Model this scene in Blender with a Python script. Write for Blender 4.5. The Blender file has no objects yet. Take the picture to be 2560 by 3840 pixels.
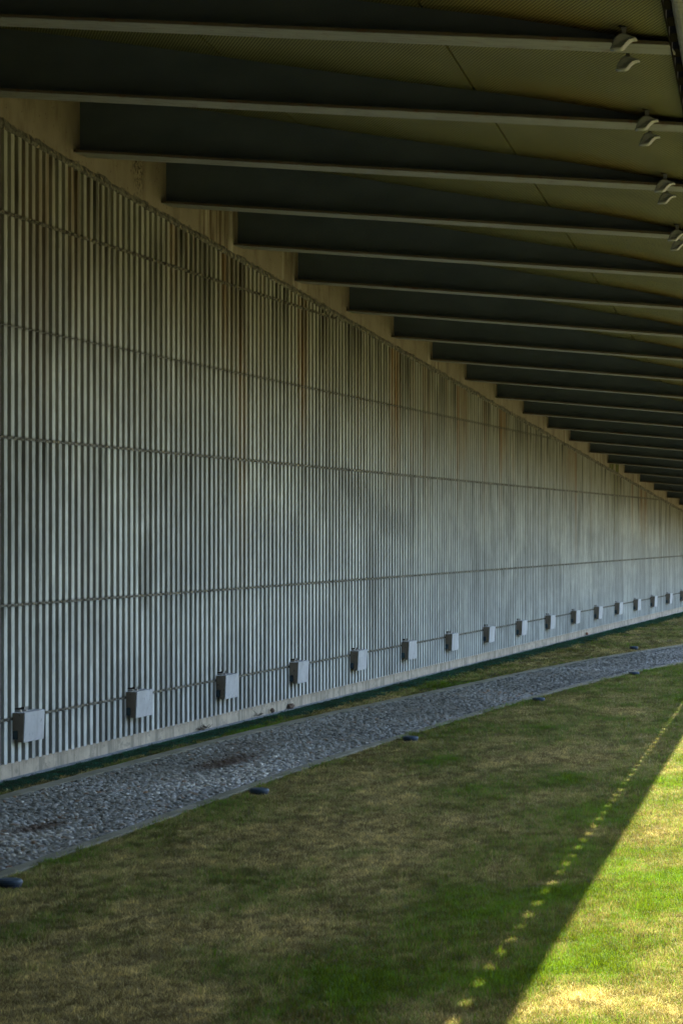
import bpy, bmesh, math, random
import numpy as np
from mathutils import Vector, Matrix

random.seed(7)
rng = np.random.default_rng(7)
SC = bpy.context.scene
COL = SC.collection
R = math.radians

# world frame: x = metres out from the wall, y = metres along the wall, z up
TH = R(15.28)
CAM = Vector((8.861, 0.0, 2.29))

# ------------------------------------------------------------------ camera
cd = bpy.data.cameras.new('camera')
cd.sensor_fit = 'HORIZONTAL'; cd.sensor_width = 24.0; cd.lens = 85.0
cd.shift_y = 76 / 2560
cd.clip_start = 0.1; cd.clip_end = 2000
cam = bpy.data.objects.new('camera', cd)
cam.location = CAM; cam.rotation_euler = (R(90), 0, TH)
COL.objects.link(cam); SC.camera = cam

# ------------------------------------------------------------------ light
SUN_D = Vector((-0.080, -0.50, -1.0)).normalized()      # the way the light travels
to_sun = -SUN_D
elev = math.asin(to_sun.z); azim = math.atan2(to_sun.x, to_sun.y)
W = bpy.data.worlds.new("World"); SC.world = W; W.use_nodes = True
nt = W.node_tree; nt.nodes.clear()
sky = nt.nodes.new('ShaderNodeTexSky'); sky.sky_type = 'NISHITA'; sky.sun_disc = False
sky.sun_elevation = elev; sky.sun_rotation = azim
sky.air_density = 1.0; sky.dust_density = 1.0; sky.ozone_density = 0.35
bg = nt.nodes.new('ShaderNodeBackground'); bg.inputs[1].default_value = 0.10
wo = nt.nodes.new('ShaderNodeOutputWorld')
nt.links.new(sky.outputs[0], bg.inputs[0]); nt.links.new(bg.outputs[0], wo.inputs[0])
sl = bpy.data.lights.new('sun', 'SUN'); sl.energy = 5.0; sl.angle = R(0.55); sl.color = (1.0, .93, .64)
so = bpy.data.objects.new('sun', sl); so.rotation_euler = SUN_D.to_track_quat('-Z', 'Y').to_euler()
so.location = (30, 40, 60); COL.objects.link(so)
SC.view_settings.view_transform = 'Standard'; SC.view_settings.look = 'None'
SC.view_settings.gamma = 1.0; SC.view_settings.exposure = 2.52
SC.cycles.max_bounces = 8; SC.cycles.diffuse_bounces = 5; SC.cycles.transparent_max_bounces = 4
SC.cycles.sample_clamp_indirect = 6.0
SC.cycles.use_denoising = True; SC.cycles.denoising_input_passes = 'RGB_ALBEDO_NORMAL'; SC.cycles.denoising_prefilter = 'FAST'

# ------------------------------------------------------------------ helpers
def link(o, parent=None):
    COL.objects.link(o)
    if parent is not None: o.parent = parent
    return o
def tag(o, label=None, cat=None, group=None, kind=None):
    if label: o['label'] = label
    if cat: o['category'] = cat
    if group: o['group'] = group
    if kind: o['kind'] = kind
    return o
def empty(name, loc=(0, 0, 0), rz=0.0):
    o = bpy.data.objects.new(name, None); o.location = loc; o.rotation_euler = (0, 0, rz)
    o.empty_display_size = .2
    return link(o)
class MB:
    def __init__(s): s.v = []; s.f = []; s.sm = False
    def vert(s, *p): s.v.append(tuple(p)); return len(s.v) - 1
    def quad(s, a, b, c, d):
        i = len(s.v); s.v += [tuple(a), tuple(b), tuple(c), tuple(d)]; s.f.append((i, i+1, i+2, i+3))
    def box(s, x0, x1, y0, y1, z0, z1):
        i = len(s.v)
        s.v += [(x, y, z) for z in (z0, z1) for y in (y0, y1) for x in (x0, x1)]
        for q in ((0,2,3,1),(4,5,7,6),(0,1,5,4),(2,6,7,3),(0,4,6,2),(1,3,7,5)):
            s.f.append(tuple(i+k for k in q))
    def prism(s, poly, y0, y1):
        """polygon in (x,z), extruded along y"""
        i = len(s.v); n = len(poly)
        s.v += [(x, y0, z) for x, z in poly] + [(x, y1, z) for x, z in poly]
        s.f.append(tuple(i+k for k in range(n))); s.f.append(tuple(i+n+k for k in reversed(range(n))))
        for k in range(n):
            l = (k+1) % n; s.f.append((i+k, i+n+k, i+n+l, i+l))
    def sweep(s, rows, closed=True):
        """rows of equally long rings"""
        i = len(s.v); n = len(rows[0])
        for r in rows: s.v += [tuple(p) for p in r]
        for a in range(len(rows)-1):
            for k in range(n if closed else n-1):
                l = (k+1) % n
                s.f.append((i+a*n+k, i+(a+1)*n+k, i+(a+1)*n+l, i+a*n+l))
        if closed:
            s.f.append(tuple(i+k for k in range(n)))
            s.f.append(tuple(i+(len(rows)-1)*n+k for k in reversed(range(n))))
    def mesh(s, name, mat, smooth=False, fix=True):
        m = bpy.data.meshes.new(name); m.from_pydata(s.v, [], s.f); m.materials.append(mat)
        if fix:
            b = bmesh.new(); b.from_mesh(m); bmesh.ops.recalc_face_normals(b, faces=b.faces); b.to_mesh(m); b.free()
        if smooth:
            m.polygons.foreach_set('use_smooth', [True]*len(m.polygons))
        return m
    def build(s, name, mat, parent=None, smooth=False, bevel=0, fix=True):
        o = bpy.data.objects.new(name, s.mesh(name, mat, smooth, fix))
        if bevel:
            md = o.modifiers.new('bevel', 'BEVEL'); md.width = bevel; md.segments = 2; md.limit_method = 'ANGLE'
        return link(o, parent)

# value noise in numpy
def vn(x, y, s, seed):
    x = np.asarray(x)/s + 100.3; y = np.asarray(y)/s + 57.7
    xi = np.floor(x).astype(int); yi = np.floor(y).astype(int); fx = x-xi; fy = y-yi
    fx = fx*fx*(3-2*fx); fy = fy*fy*(3-2*fy)
    def h(a, b):
        n = (a*374761393 + b*668265263 + seed*982451653) & 0xffffffff
        n = ((n ^ (n >> 13)) * 1274126177) & 0xffffffff
        return ((n ^ (n >> 16)) & 0xffff) / 65535.0
    return (h(xi,yi)*(1-fx)+h(xi+1,yi)*fx)*(1-fy) + (h(xi,yi+1)*(1-fx)+h(xi+1,yi+1)*fx)*fy
def fbm(x, y, s, seed):
    return .5*vn(x,y,s,seed)+.27*vn(x,y,s/2.1,seed+1)+.15*vn(x,y,s/4.3,seed+2)+.08*vn(x,y,s/9,seed+3)

# ---- node material builder
class N:
    def __init__(s, name):
        s.m = bpy.data.materials.new(name); s.m.use_nodes = True; s.t = s.m.node_tree
        s.b = s.t.nodes['Principled BSDF']; s.o = s.t.nodes['Material Output']
        s.b.inputs['Roughness'].default_value = .8
        s.pos = s.t.nodes.new('ShaderNodeNewGeometry').outputs['Position']
        s.b.inputs['Specular IOR Level'].default_value = .3
    def n(s, t, **k):
        nd = s.t.nodes.new(t)
        for a, b in k.items(): setattr(nd, a, b)
        return nd
    def put(s, inp, v):
        if isinstance(v, bpy.types.NodeSocket): s.t.links.new(v, inp)
        elif isinstance(v, (tuple, list)) and len(v) == 3 and inp.type == 'RGBA': inp.default_value = (*v, 1)
        else: inp.default_value = v
    def math(s, op, a, b=0.0, c=0.0, clamp=False):
        nd = s.n('ShaderNodeMath', operation=op, use_clamp=clamp)
        s.put(nd.inputs[0], a); s.put(nd.inputs[1], b); s.put(nd.inputs[2], c); return nd.outputs[0]
    def sep(s, v=None):
        nd = s.n('ShaderNodeSeparateXYZ'); s.put(nd.inputs[0], v or s.pos); return nd.outputs
    def scale(s, k, v=None):
        nd = s.n('ShaderNodeVectorMath', operation='MULTIPLY'); s.put(nd.inputs[0], v or s.pos); nd.inputs[1].default_value = k
        return nd.outputs[0]
    def noise(s, vec, sc=1.0, det=4, rough=.55, seed=0.0):
        nd = s.n('ShaderNodeTexNoise')
        if seed:
            a = s.n('ShaderNodeVectorMath', operation='ADD'); s.put(a.inputs[0], vec); a.inputs[1].default_value = (seed, seed*1.7, seed*.6); vec = a.outputs[0]
        s.put(nd.inputs['Vector'], vec); nd.inputs['Scale'].default_value = sc
        nd.inputs['Detail'].default_value = det; nd.inputs['Roughness'].default_value = rough
        return nd.outputs['Fac']
    def ramp(s, v, lo, hi, a=0.0, b=1.0):
        nd = s.n('ShaderNodeMapRange', clamp=True); s.put(nd.inputs[0], v)
        nd.inputs[1].default_value = lo; nd.inputs[2].default_value = hi; nd.inputs[3].default_value = a; nd.inputs[4].default_value = b
        return nd.outputs[0]
    def mix(s, f, a, b, mode='MIX'):
        nd = s.n('ShaderNodeMix', data_type='RGBA', blend_type=mode)
        s.put(nd.inputs[0], f); s.put(nd.inputs[6], a); s.put(nd.inputs[7], b); return nd.outputs[2]
    def bump(s, h, strength=.3, dist=.01):
        nd = s.n('ShaderNodeBump'); s.put(nd.inputs['Height'], h)
        nd.inputs['Strength'].default_value = strength; nd.inputs['Distance'].default_value = dist
        s.t.links.new(nd.outputs[0], s.b.inputs['Normal'])
    def done(s, col, rough=None):
        s.put(s.b.inputs['Base Color'], col)
        if rough is not None: s.put(s.b.inputs['Roughness'], rough)
        return s.m
    def attr(s, name):
        nd = s.n('ShaderNodeAttribute', attribute_name=name, attribute_type='INSTANCER'); return nd.outputs['Fac']

# ------------------------------------------------------------------ heights of the building
def rib_top(y): return 7.344 - .0643*y
def zb(y): return rib_top(y) + .15                        # underside of a beam where it meets the wall
def De(y): return 6.60 + .083*(17.1 - y)                  # where the ceiling ends
PR = [0, .12, .31, .537, .655, .8, .884, .94, 1.0, 1.1]
PV = [.60, .557, .455, .325, .262, .193, .136, .085, .055, .05]
def depth(r): return float(np.interp(r, PR, PV))
def beam_z(x, y): return zb(y) - .095*x
def ceil_z(x, y): return zb(y) - .095*x + depth(x/De(y))

BEAM = 2.571
beam_y = [22.51 + BEAM*(i-3) for i in range(-8, 27)]       # beam 3 is the first whose wall end shows
beam_y = [y for y in beam_y if y < 82]

# ================================================================== MATERIALS
def streak_nodes(n, base, top_fade=True):
    x, y, z = n.sep()
    # height under the sloping rib top
    below = n.math('SUBTRACT', n.math('MULTIPLY_ADD', y, -.0643, 7.344), z)
    st = n.noise(n.scale((0, 1.9, .10)), 1.0, 3, .6)
    st2 = n.noise(n.scale((0, 7.0, .16)), 1.0, 4, .6, 5)
    fade = n.ramp(below, 0.0, 2.9, 1.0, 0.0)
    rust = n.math('MULTIPLY', n.math('MULTIPLY', n.ramp(st, .50, .64), n.ramp(st2, .42, .62)), fade)
    gen = n.math('MULTIPLY', n.ramp(below, 0, 3.4, 1.0, .0), .55)
    col = n.mix(gen, base, (.27, .26, .18), 'MIX')
    col = n.mix(n.math('MULTIPLY', rust, .85), col, (.22, .11, .03))
    dirt = n.math('MULTIPLY', n.ramp(n.noise(n.scale((0, 3.1, .22)), 1.0, 5, .65, 9), .50, .72), n.ramp(n.noise(n.scale((0, .35, .30)), 1.0, 3, .5, 2), .40, .62))
    col = n.mix(n.math('MULTIPLY', dirt, .8), col, (.09, .09, .075))
    # run marks where water has come over the top: centre, half width, reach, strength, colour
    rag = n.noise(n.scale((0, 9.0, .35)), 1.0, 4, .65, 41)
    wob = n.math('MULTIPLY_ADD', n.noise(n.scale((0, 0, .8)), 1.0, 3, .6, 3), .16, -.08)
    yw = n.math('ADD', y, wob)
    for c, w, ln, k, cc in ((22.3, .22, 1.7, .9, 'o'), (22.98, .16, 1.1, .9, 'd'), (25.3, .25, 1.2, .7, 'o'), (26.45, .42, 1.9, .9, 'd'), (27.15, .30, 1.6, .85, 'o'), (27.78, .25, 4.6, .75, 'o'), (27.5, .55, 1.3, .8, 'd'),
                            (30.4, .30, 2.2, .9, 'o'), (33.2, .3, .9, .7, 'd'), (35.3, .38, 2.6, .95, 'o'), (36.2, .22, 1.1, .9, 'd'), (38.7, .35, 1.0, .7, 'd'), (40.2, .5, 1.6, .6, 'o'), (43.6, .6, 1.3, .7, 'o'), (45.2, .4, .9, .8, 'd'),
                            (50.8, .8, 1.2, .6, 'o'), (56.9, 1.0, 1.6, .6, 'g'), (61.5, 1.1, 1.5, .8, 'o')):
        m = n.math('MULTIPLY', n.ramp(n.math('ABSOLUTE', n.math('SUBTRACT', yw, c)), w*.35, w, 1, 0), n.ramp(below, ln*.25, ln, 1, 0))
        m = n.math('MULTIPLY', n.math('MULTIPLY', m, n.ramp(rag, .40, .58, .25, 1)), k)
        col = n.mix(m, col, dict(o=(.25, .135, .035), d=(.06, .055, .038), g=(.12, .13, .03))[cc])
    # sooty smears and pale washed areas lower down
    for cy, cz_, ry, rz, k, cc in ((33.6, 2.75, .9, .40, .30, 0), (35.0, 2.45, 1.0, .28, .34, 0), (32.6, 3.0, .5, .25, .35, 0), (44.3, 2.6, .5, .8, .4, 0), (24.4, 1.9, .25, .5, .5, 0), (21.6, 4.6, 1.0, .7, .35, 0),
                                   (59.5, 2.6, 3.0, .45, .5, 1), (54.5, 2.7, 2.2, .5, .4, 1), (41.5, 2.6, 2.5, .5, .35, 1), (29.0, 2.8, 1.5, .5, .45, 1), (63.5, 2.2, 3.0, .35, .45, 1)):
        a = n.math('DIVIDE', n.math('SUBTRACT', y, cy), ry); b = n.math('DIVIDE', n.math('SUBTRACT', z, cz_), rz)
        d2 = n.math('ADD', n.math('MULTIPLY', a, a), n.math('MULTIPLY', b, b))
        d2 = n.math('ADD', d2, n.math('MULTIPLY_ADD', n.noise(n.scale((0, 2.4, 1.6)), 1.0, 5, .7, 51), 3.2, -1.6))
        col = n.mix(n.math('MULTIPLY', n.ramp(d2, .2, 1.1, 1, 0), k), col, n.mix(1.0, col, (1.45, 1.45, 1.42), 'MULTIPLY') if cc else (.12, .12, .11))
    cloud = n.math('MULTIPLY', n.ramp(n.noise(n.scale((0, .42, .55)), 1.0, 5, .62, 21), .46, .60), n.ramp(below, .8, 2.2))
    col = n.mix(n.math('MULTIPLY', cloud, .55), col, n.mix(1.0, col, (1.42, 1.42, 1.38), 'MULTIPLY'))
    dusk = n.ramp(n.noise(n.scale((0, 1.5, .42)), 1.0, 5, .65, 31), .50, .66)
    col = n.mix(n.math('MULTIPLY', dusk, .42), col, (.13, .135, .115))
    # grime caught along every horizontal joint and running down from it
    drip = n.noise(n.scale((0, 8.0, .5)), 1.0, 4, .65, 27)
    gr = 0.0
    for jz, ln, k in ((.561, .10, .5), (1.614, .16, .8), (3.164, .75, .9), (4.20, .35, .8), (5.23, .5, .9)):
        d = n.math('SUBTRACT', jz, z)
        halo = n.math('MULTIPLY', n.ramp(n.math('ABSOLUTE', d), .010, .032, 1, 0), .7)
        run = n.math('MULTIPLY', n.math('MULTIPLY', n.ramp(d, 0, ln, 1, 0), n.math('GREATER_THAN', d, 0)), n.ramp(drip, .50, .66))
        gr = n.math('MAXIMUM', gr, n.math('MULTIPLY', n.math('MAXIMUM', halo, run), k))
    col = n.mix(n.math('MULTIPLY', gr, .8), col, (.055, .055, .042))
    black = n.math('MULTIPLY', n.ramp(n.noise(n.scale((0, 4.2, .25)), 1.0, 4, .6, 17), .52, .64), n.ramp(below, 0, 1.5, .95, 0.0))
    col = n.mix(black, col, (.045, .042, .03))
    return col, below, z, y

def mat_rib():
    n = N('ribbed_concrete')
    mott = n.noise(n.scale((1, 1, .6)), 6.0, 5, .65)
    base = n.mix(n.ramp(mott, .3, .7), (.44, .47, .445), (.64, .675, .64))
    col, below, z, y = streak_nodes(n, base)
    # one rib is a little darker or lighter than the next
    per = n.n('ShaderNodeTexWhiteNoise', noise_dimensions='1D')
    n.put(per.inputs['W'], n.math('FLOOR', n.math('MULTIPLY', y, 6.0)))
    col = n.mix(n.ramp(per.outputs[0], 0, 1, 0, .20), col, (.26, .27, .24))
    pit = n.n('ShaderNodeTexVoronoi'); n.put(pit.inputs['Vector'], n.scale((30, 30, 22))); pit.inputs['Scale'].default_value = 1.0
    hole = n.math('MULTIPLY', n.ramp(pit.outputs['Distance'], .10, .2, 1, 0), n.ramp(n.noise(n.pos, 3.0, 2, .5, 3), .45, .6))
    col = n.mix(n.math('MULTIPLY', hole, .22), col, (.07, .07, .06))
    n.bump(n.noise(n.pos, 14, 4, .6, 4), .3, .006)
    return n.done(col, .85)
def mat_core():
    n = N('shaded_groove_concrete')
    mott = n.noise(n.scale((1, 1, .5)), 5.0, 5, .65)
    base = n.mix(n.ramp(mott, .3, .7), (.20, .21, .195), (.285, .295, .27))  # darker than the rib faces: groove shade put into the colour
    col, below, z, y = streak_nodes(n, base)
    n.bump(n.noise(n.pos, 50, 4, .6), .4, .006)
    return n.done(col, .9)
def mat_band():
    n = N('ochre_concrete')
    x, y, z = n.sep()
    mott = n.noise(n.scale((1, 1, .8)), 2.2, 5, .6)
    col = n.mix(n.ramp(mott, .3, .7), (.24, .21, .155), (.33, .29, .215))
    # whitish and brown run marks where water got out behind the beams
    run = n.noise(n.scale((0, 7.5, .5)), 1.0, 4, .6, 3)
    def win(c, w): return n.ramp(n.math('ABSOLUTE', n.math('SUBTRACT', y, c)), w*.75, w, 1, 0)
    w1 = win(26.9, .75)
    for c, w in ((29.9, .5), (43.2, .4), (50.3, .8), (54.6, .8), (60.3, .9), (66, .5), (38.0, .5)): w1 = n.math('MAXIMUM', w1, n.math('MULTIPLY', win(c, w), .6))
    col = n.mix(n.math('MULTIPLY', w1, n.ramp(run, .5, .62)), col, (.50, .47, .38))
    col = n.mix(n.math('MULTIPLY', w1, n.ramp(run, .47, .38, 0, .85)), col, (.10, .065, .03))
    grime = n.math('MULTIPLY', n.ramp(n.noise(n.scale((0, 2.4, .7)), 1.0, 5, .7, 61), .50, .66), .6)
    col = n.mix(grime, col, (.13, .105, .07))
    moss = n.math('MULTIPLY', win(56.9, 1.0), n.ramp(n.noise(n.scale((0, 3.2, .25)), 1.0, 2, .5, 8), .45, .53))
    col = n.mix(moss, col, (.085, .10, .012))
    # rough grey mortar lip along the rib tops
    lip = n.math('SUBTRACT', z, n.math('MULTIPLY_ADD', y, -.0643, 7.344))
    edge = n.math('MULTIPLY_ADD', n.noise(n.scale((0, 5, 5)), 1.0, 5, .7, 2), .20, -.045)
    col = n.mix(n.ramp(n.math('SUBTRACT', edge, lip), 0, .008, 0, .85), col, (.15, .14, .11))
    # a patch of dark blistering
    dd = n.n('ShaderNodeVectorMath', operation='DISTANCE'); n.put(dd.inputs[0], n.scale((0, 1, .55)))
    dd.inputs[1].default_value = (0, 24.18, 6.18*.55)
    sp = n.math('MULTIPLY', n.ramp(dd.outputs['Value'], .08, .22, 1, 0), n.ramp(n.noise(n.pos, 30, 3, .6), .5, .56))
    col = n.mix(sp, col, (.07, .055, .035))
    speck = n.ramp(n.noise(n.pos, 22, 2, .5, 6), .69, .73, 0, .8)
    col = n.mix(speck, col, (.10, .08, .05))
    n.bump(n.noise(n.pos, 25, 5, .65), .35, .008)
    return n.done(col, .88)
def mat_plinth():
    n = N('plinth_concrete')
    x, y, z = n.sep()
    col = n.mix(n.ramp(n.noise(n.pos, 4, 5, .65), .3, .7), (.38, .335, .25), (.54, .48, .37))
    st = n.math('MAXIMUM', n.math('MULTIPLY', n.ramp(n.noise(n.scale((0, 9, 1.1)), 1, 4, .6, 4), .50, .62), .75), n.math('MULTIPLY', n.ramp(n.noise(n.scale((0, 3, 6)), 1, 5, .75, 14), .52, .60), .6))
    col = n.mix(st, col, (.20, .19, .15))
    col = n.mix(n.ramp(z, .09, .16, 0, .35), col, (.23, .17, .12))
    j = n.math('PINGPONG', y, .93)
    col = n.mix(n.ramp(j, .006, .012, .6, 0), col, (.14, .13, .10))
    n.bump(n.noise(n.pos, 30, 5, .65), .35, .006)
    return n.done(col, .85)
def mat_mortar():
    n = N('crumbly_mortar')
    col = n.mix(n.ramp(n.noise(n.pos, 16, 4, .7), .35, .65), (.045, .045, .036), (.24, .235, .19))
    col = n.mix(n.ramp(n.noise(n.scale((1, 14, 14)), 1, 2, .5, 5), .6, .68, 0, .8), col, (.42, .36, .22))
    n.bump(n.noise(n.pos, 45, 5, .75), .9, .012)
    return n.done(col, .95)
def mat_steel(name, a, b, rust=.0, gloss=.5, scr=False):
    n = N(name)
    col = n.mix(n.ramp(n.noise(n.scale((1, 1, 2)), 1.6, 5, .6), .3, .7), a, b)
    if scr:
        wv = n.noise(n.scale((1.1, 26, 26)), 1.0, 4, .6, 2)
        col = n.mix(n.ramp(wv, .5, .56, 0, .35), col, (.13, .135, .125))
        wv2 = n.noise(n.scale((.7, 60, 60)), 1.0, 3, .6, 12)
        col = n.mix(n.ramp(wv2, .60, .66, 0, .4), col, (.36, .36, .33))
    if rust:
        r = n.math('MULTIPLY', n.ramp(n.noise(n.pos, 7, 5, .75, 3), .55, .66), rust)
        col = n.mix(r, col, (.14, .055, .018))
    sp = n.ramp(n.noise(n.pos, 40, 2, .5, 7), .72, .75, 0, .5)
    col = n.mix(sp, col, (.03, .03, .03))
    n.bump(n.noise(n.pos, 20, 3, .5), .06, .004)
    return n.done(col, gloss)
def mat_perf():
    """olive coated sheet, staggered slots; darker where there is no metal"""
    n = N('perforated_sheet')
    x, y, z = n.sep()
    px, py = .0270, .0560
    def slot(ox, oy):
        u = n.math('ABSOLUTE', n.math('SUBTRACT', n.math('FRACT', n.math('MULTIPLY_ADD', x, 1/px, ox)), .5))
        v = n.math('ABSOLUTE', n.math('SUBTRACT', n.math('FRACT', n.math('MULTIPLY_ADD', y, 1/py, oy)), .5))
        d = n.math('ADD', n.math('POWER', n.math('DIVIDE', u, .30), 2.0), n.math('POWER', n.math('DIVIDE', v, .26), 2.0))
        return n.ramp(d, .8, 1.15, 1, 0)
    hole = n.math('MAXIMUM', slot(0, 0), slot(.5, .5))
    base = n.mix(n.ramp(n.noise(n.scale((1, 1, 0)), 1.3, 4, .6), .3, .7), (.25, .25, .11), (.34, .335, .16))
    de = n.math('MULTIPLY_ADD', y, -.083, 6.60 + .083*17.1)
    r = n.math('DIVIDE', x, de)
    ph = n.math('FRACT', n.math('MULTIPLY', n.math('SUBTRACT', y, 22.51), 1/BEAM))
    stain = n.math('MULTIPLY', n.ramp(ph, .72, 1.0), n.math('MULTIPLY', n.ramp(r, .70, .84), n.ramp(r, .98, .90)))
    base = n.mix(n.math('MULTIPLY', stain, .6), base, (.42, .23, .03))
    col = n.mix(hole, base, (.012, .013, .008))
    return n.done(col, .6)
def mat_void():
    n = N('dark_roof_void'); n.b.inputs['Specular IOR Level'].default_value = 0; return n.done((.02, .02, .018), .9)
def mat_box():
    n = N('painted_fibre_cement')
    col = n.mix(n.ramp(n.noise(n.pos, 5, 5, .6), .3, .7), (.42, .44, .45), (.52, .54, .55))
    col = n.mix(n.ramp(n.noise(n.scale((20, 45, 18)), 1, 2, .5, 5), .66, .70, 0, .7), col, (.15, .15, .15))
    col = n.mix(n.ramp(n.noise(n.scale((1, 1, .4)), 9, 4, .6, 9), .55, .75, 0, .4), col, (.25, .25, .23))
    n.bump(n.noise(n.pos, 30, 4, .6), .15, .004)
    return n.done(col, .7)
def mat_boxside():
    n = N('shaded_cover_side')
    col = n.mix(n.ramp(n.noise(n.pos, 7, 5, .6), .3, .7), (.17, .145, .11), (.23, .205, .165))  # much darker than the front plate: side shade put into the colour
    col = n.mix(n.ramp(n.noise(n.pos, 26, 2, .5, 5), .66, .70, 0, .8), col, (.03, .025, .02))
    return n.done(col, .8)
def mat_plain(name, c, rough=.6, var=.25, sc=8, bmp=.1, metal=0):
    n = N(name)
    col = n.mix(n.ramp(n.noise(n.pos, sc, 5, .65), .3, .7), tuple(k*(1-var) for k in c), tuple(k*(1+var) for k in c))
    n.bump(n.noise(n.pos, sc*6, 4, .6), bmp, .005); n.b.inputs['Metallic'].default_value = metal
    return n.done(col, rough)
def mat_kerb():
    n = N('path_edging_concrete')
    col = n.mix(n.ramp(n.noise(n.pos, 3, 6, .7), .3, .7), (.18, .172, .12), (.31, .295, .22))
    col = n.mix(n.ramp(n.noise(n.pos, 1.6, 5, .7, 4), .46, .62, 0, .6), col, (.12, .125, .07))
    n.bump(n.noise(n.pos, 60, 5, .7), .4, .006)
    return n.done(col, .9)
def mat_soil():
    n = N('lawn_soil')
    col = n.mix(n.ramp(n.noise(n.pos, 18, 5, .7), .3, .7), (.045, .038, .018), (.085, .072, .035))
    n.bump(n.noise(n.pos, 50, 5, .7), .6, .02)
    return n.done(col, .95)
def mat_bed():
    n = N('pebble_bed')
    col = n.mix(n.ramp(n.noise(n.pos, 25, 5, .7), .3, .7), (.02, .02, .015), (.05, .047, .037))
    n.bump(n.noise(n.pos, 60, 5, .7), .6, .02)
    return n.done(col, .9)
def mat_pebble():
    n = N('river_pebbles')
    r = n.attr('rnd'); w = n.attr('wear')
    cr = n.n('ShaderNodeValToRGB'); n.put(cr.inputs[0], r); cr.color_ramp.interpolation = 'LINEAR'
    e = cr.color_ramp.elements; e[0].position = 0; e[0].color = (.12, .125, .11, 1); e[1].position = 1; e[1].color = (.82, .79, .68, 1)
    for p, c in ((.25, (.24, .245, .215)), (.5, (.42, .42, .37)), (.68, (.40, .36, .29)), (.78, (.29, .17, .09)), (.86, (.52, .54, .52))):
        q = e.new(p); q.color = (*c, 1)
    col = n.mix(w, cr.outputs[0], (.10, .06, .035))
    tc = n.n('ShaderNodeTexCoord')
    col = n.mix(n.ramp(n.noise(n.pos, 60, 3, .6), .4, .7, 0, .35), col, (.10, .10, .09))
    return n.done(col, .36)
def mat_blade(name, g0, g1, s0, s1, trans=.35):
    n = N(name)
    r = n.attr('rnd'); g = n.attr('green')
    geo = n.t.nodes.new('ShaderNodeNewGeometry')
    isl = geo.outputs['Random Per Island']
    green = n.mix(r, g0, g1); straw = n.mix(isl, s0, s1)
    # every blade decides by itself whether it is still green
    m = n.ramp(n.math('SUBTRACT', n.math('ADD', g, n.math('MULTIPLY', n.math('SUBTRACT', isl, .5), 1.05)), .5), -.10, .10)
    col = n.mix(m, straw, green)
    tone = n.n('ShaderNodeMix', data_type='RGBA', blend_type='MULTIPLY'); tone.inputs[0].default_value = 1.0
    cb = n.n('ShaderNodeCombineColor'); tv_ = n.math('MULTIPLY', n.ramp(n.attr('tone'), 0, 1, .30, 1.95), n.ramp(isl, 0, 1, .62, 1.45))
    for q in range(3): n.put(cb.inputs[q], tv_)
    n.put(tone.inputs[6], col); n.put(tone.inputs[7], cb.outputs[0]); col = tone.outputs[2]
    n.put(n.b.inputs['Base Color'], col); n.b.inputs['Roughness'].default_value = .55; n.b.inputs['Specular IOR Level'].default_value = .25
    tr = n.n('ShaderNodeBsdfTranslucent'); n.put(tr.inputs[0], n.mix(.5, col, n.mix(m, (.42, .33, .075), (.26, .35, .008))))
    mx = n.n('ShaderNodeMixShader'); mx.inputs[0].default_value = trans
    n.t.links.new(n.b.outputs[0], mx.inputs[1]); n.t.links.new(tr.outputs[0], mx.inputs[2]); n.t.links.new(mx.outputs[0], n.o.inputs['Surface'])
    return n.m

M = dict(rib=mat_rib(), core=mat_core(), band=mat_band(), plinth=mat_plinth(), mortar=mat_mortar(),
    web=mat_steel('shade_dark_steel', (.080, .108, .138), (.115, .148, .178), 0, .55),  # web darker than the flange: its shade is put into the colour
    flange=mat_steel('grey_painted_flange', (.24, .255, .24), (.31, .325, .31), .5, .5, True),
    tube=mat_steel('edge_tube_paint', (.20, .21, .215), (.28, .29, .295), .2, .35, True),
    lip=mat_steel('rusty_flange_edge', (.10, .085, .06), (.16, .14, .11), .9, .7),
    perf=mat_perf(), void=mat_void(), box=mat_box(), boxside=mat_boxside(),
    jbox=mat_plain('blue_grey_junction_box', (.05, .085, .105), .5), black=mat_plain('black_bracket', (.012, .012, .014), .6),
    bolt=mat_plain('zinc_strap', (.35, .35, .34), .4, metal=.6),
    kerb=mat_kerb(), soil=mat_soil(), bed=mat_bed(), pebble=mat_pebble(),
    drain=mat_plain('drain_channel_metal', (.17, .20, .22), .6, .3, 5), drainc=mat_plain('drain_concrete', (.24, .24, .21), .9, .3, 8, .4),
    turfbase=mat_plain('turf_backing', (.006, .03, .022), .9, .3, 14, .6),
    lamp=mat_steel('lamp_shell_paint', (.19, .205, .21), (.24, .255, .26), .0, .35),
    puck=mat_plain('blue_grey_lamp_plastic', (.035, .062, .085), .55, .15, 10), puckd=mat_plain('dark_lamp_base', (.02, .035, .055), .5),
    stone=mat_plain('brown_stone', (.16, .12, .09), .9, .35, 20, .6), redstone=mat_plain('reddish_stone', (.22, .09, .05), .9, .3, 20, .6),
    roof=mat_plain('roof_metal', (.25, .25, .24), .5), twig=mat_plain('dry_twig', (.07, .055, .035), .9),
    hedge=mat_plain('hedge_leaf', (.03, .05, .015), .7))

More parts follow.
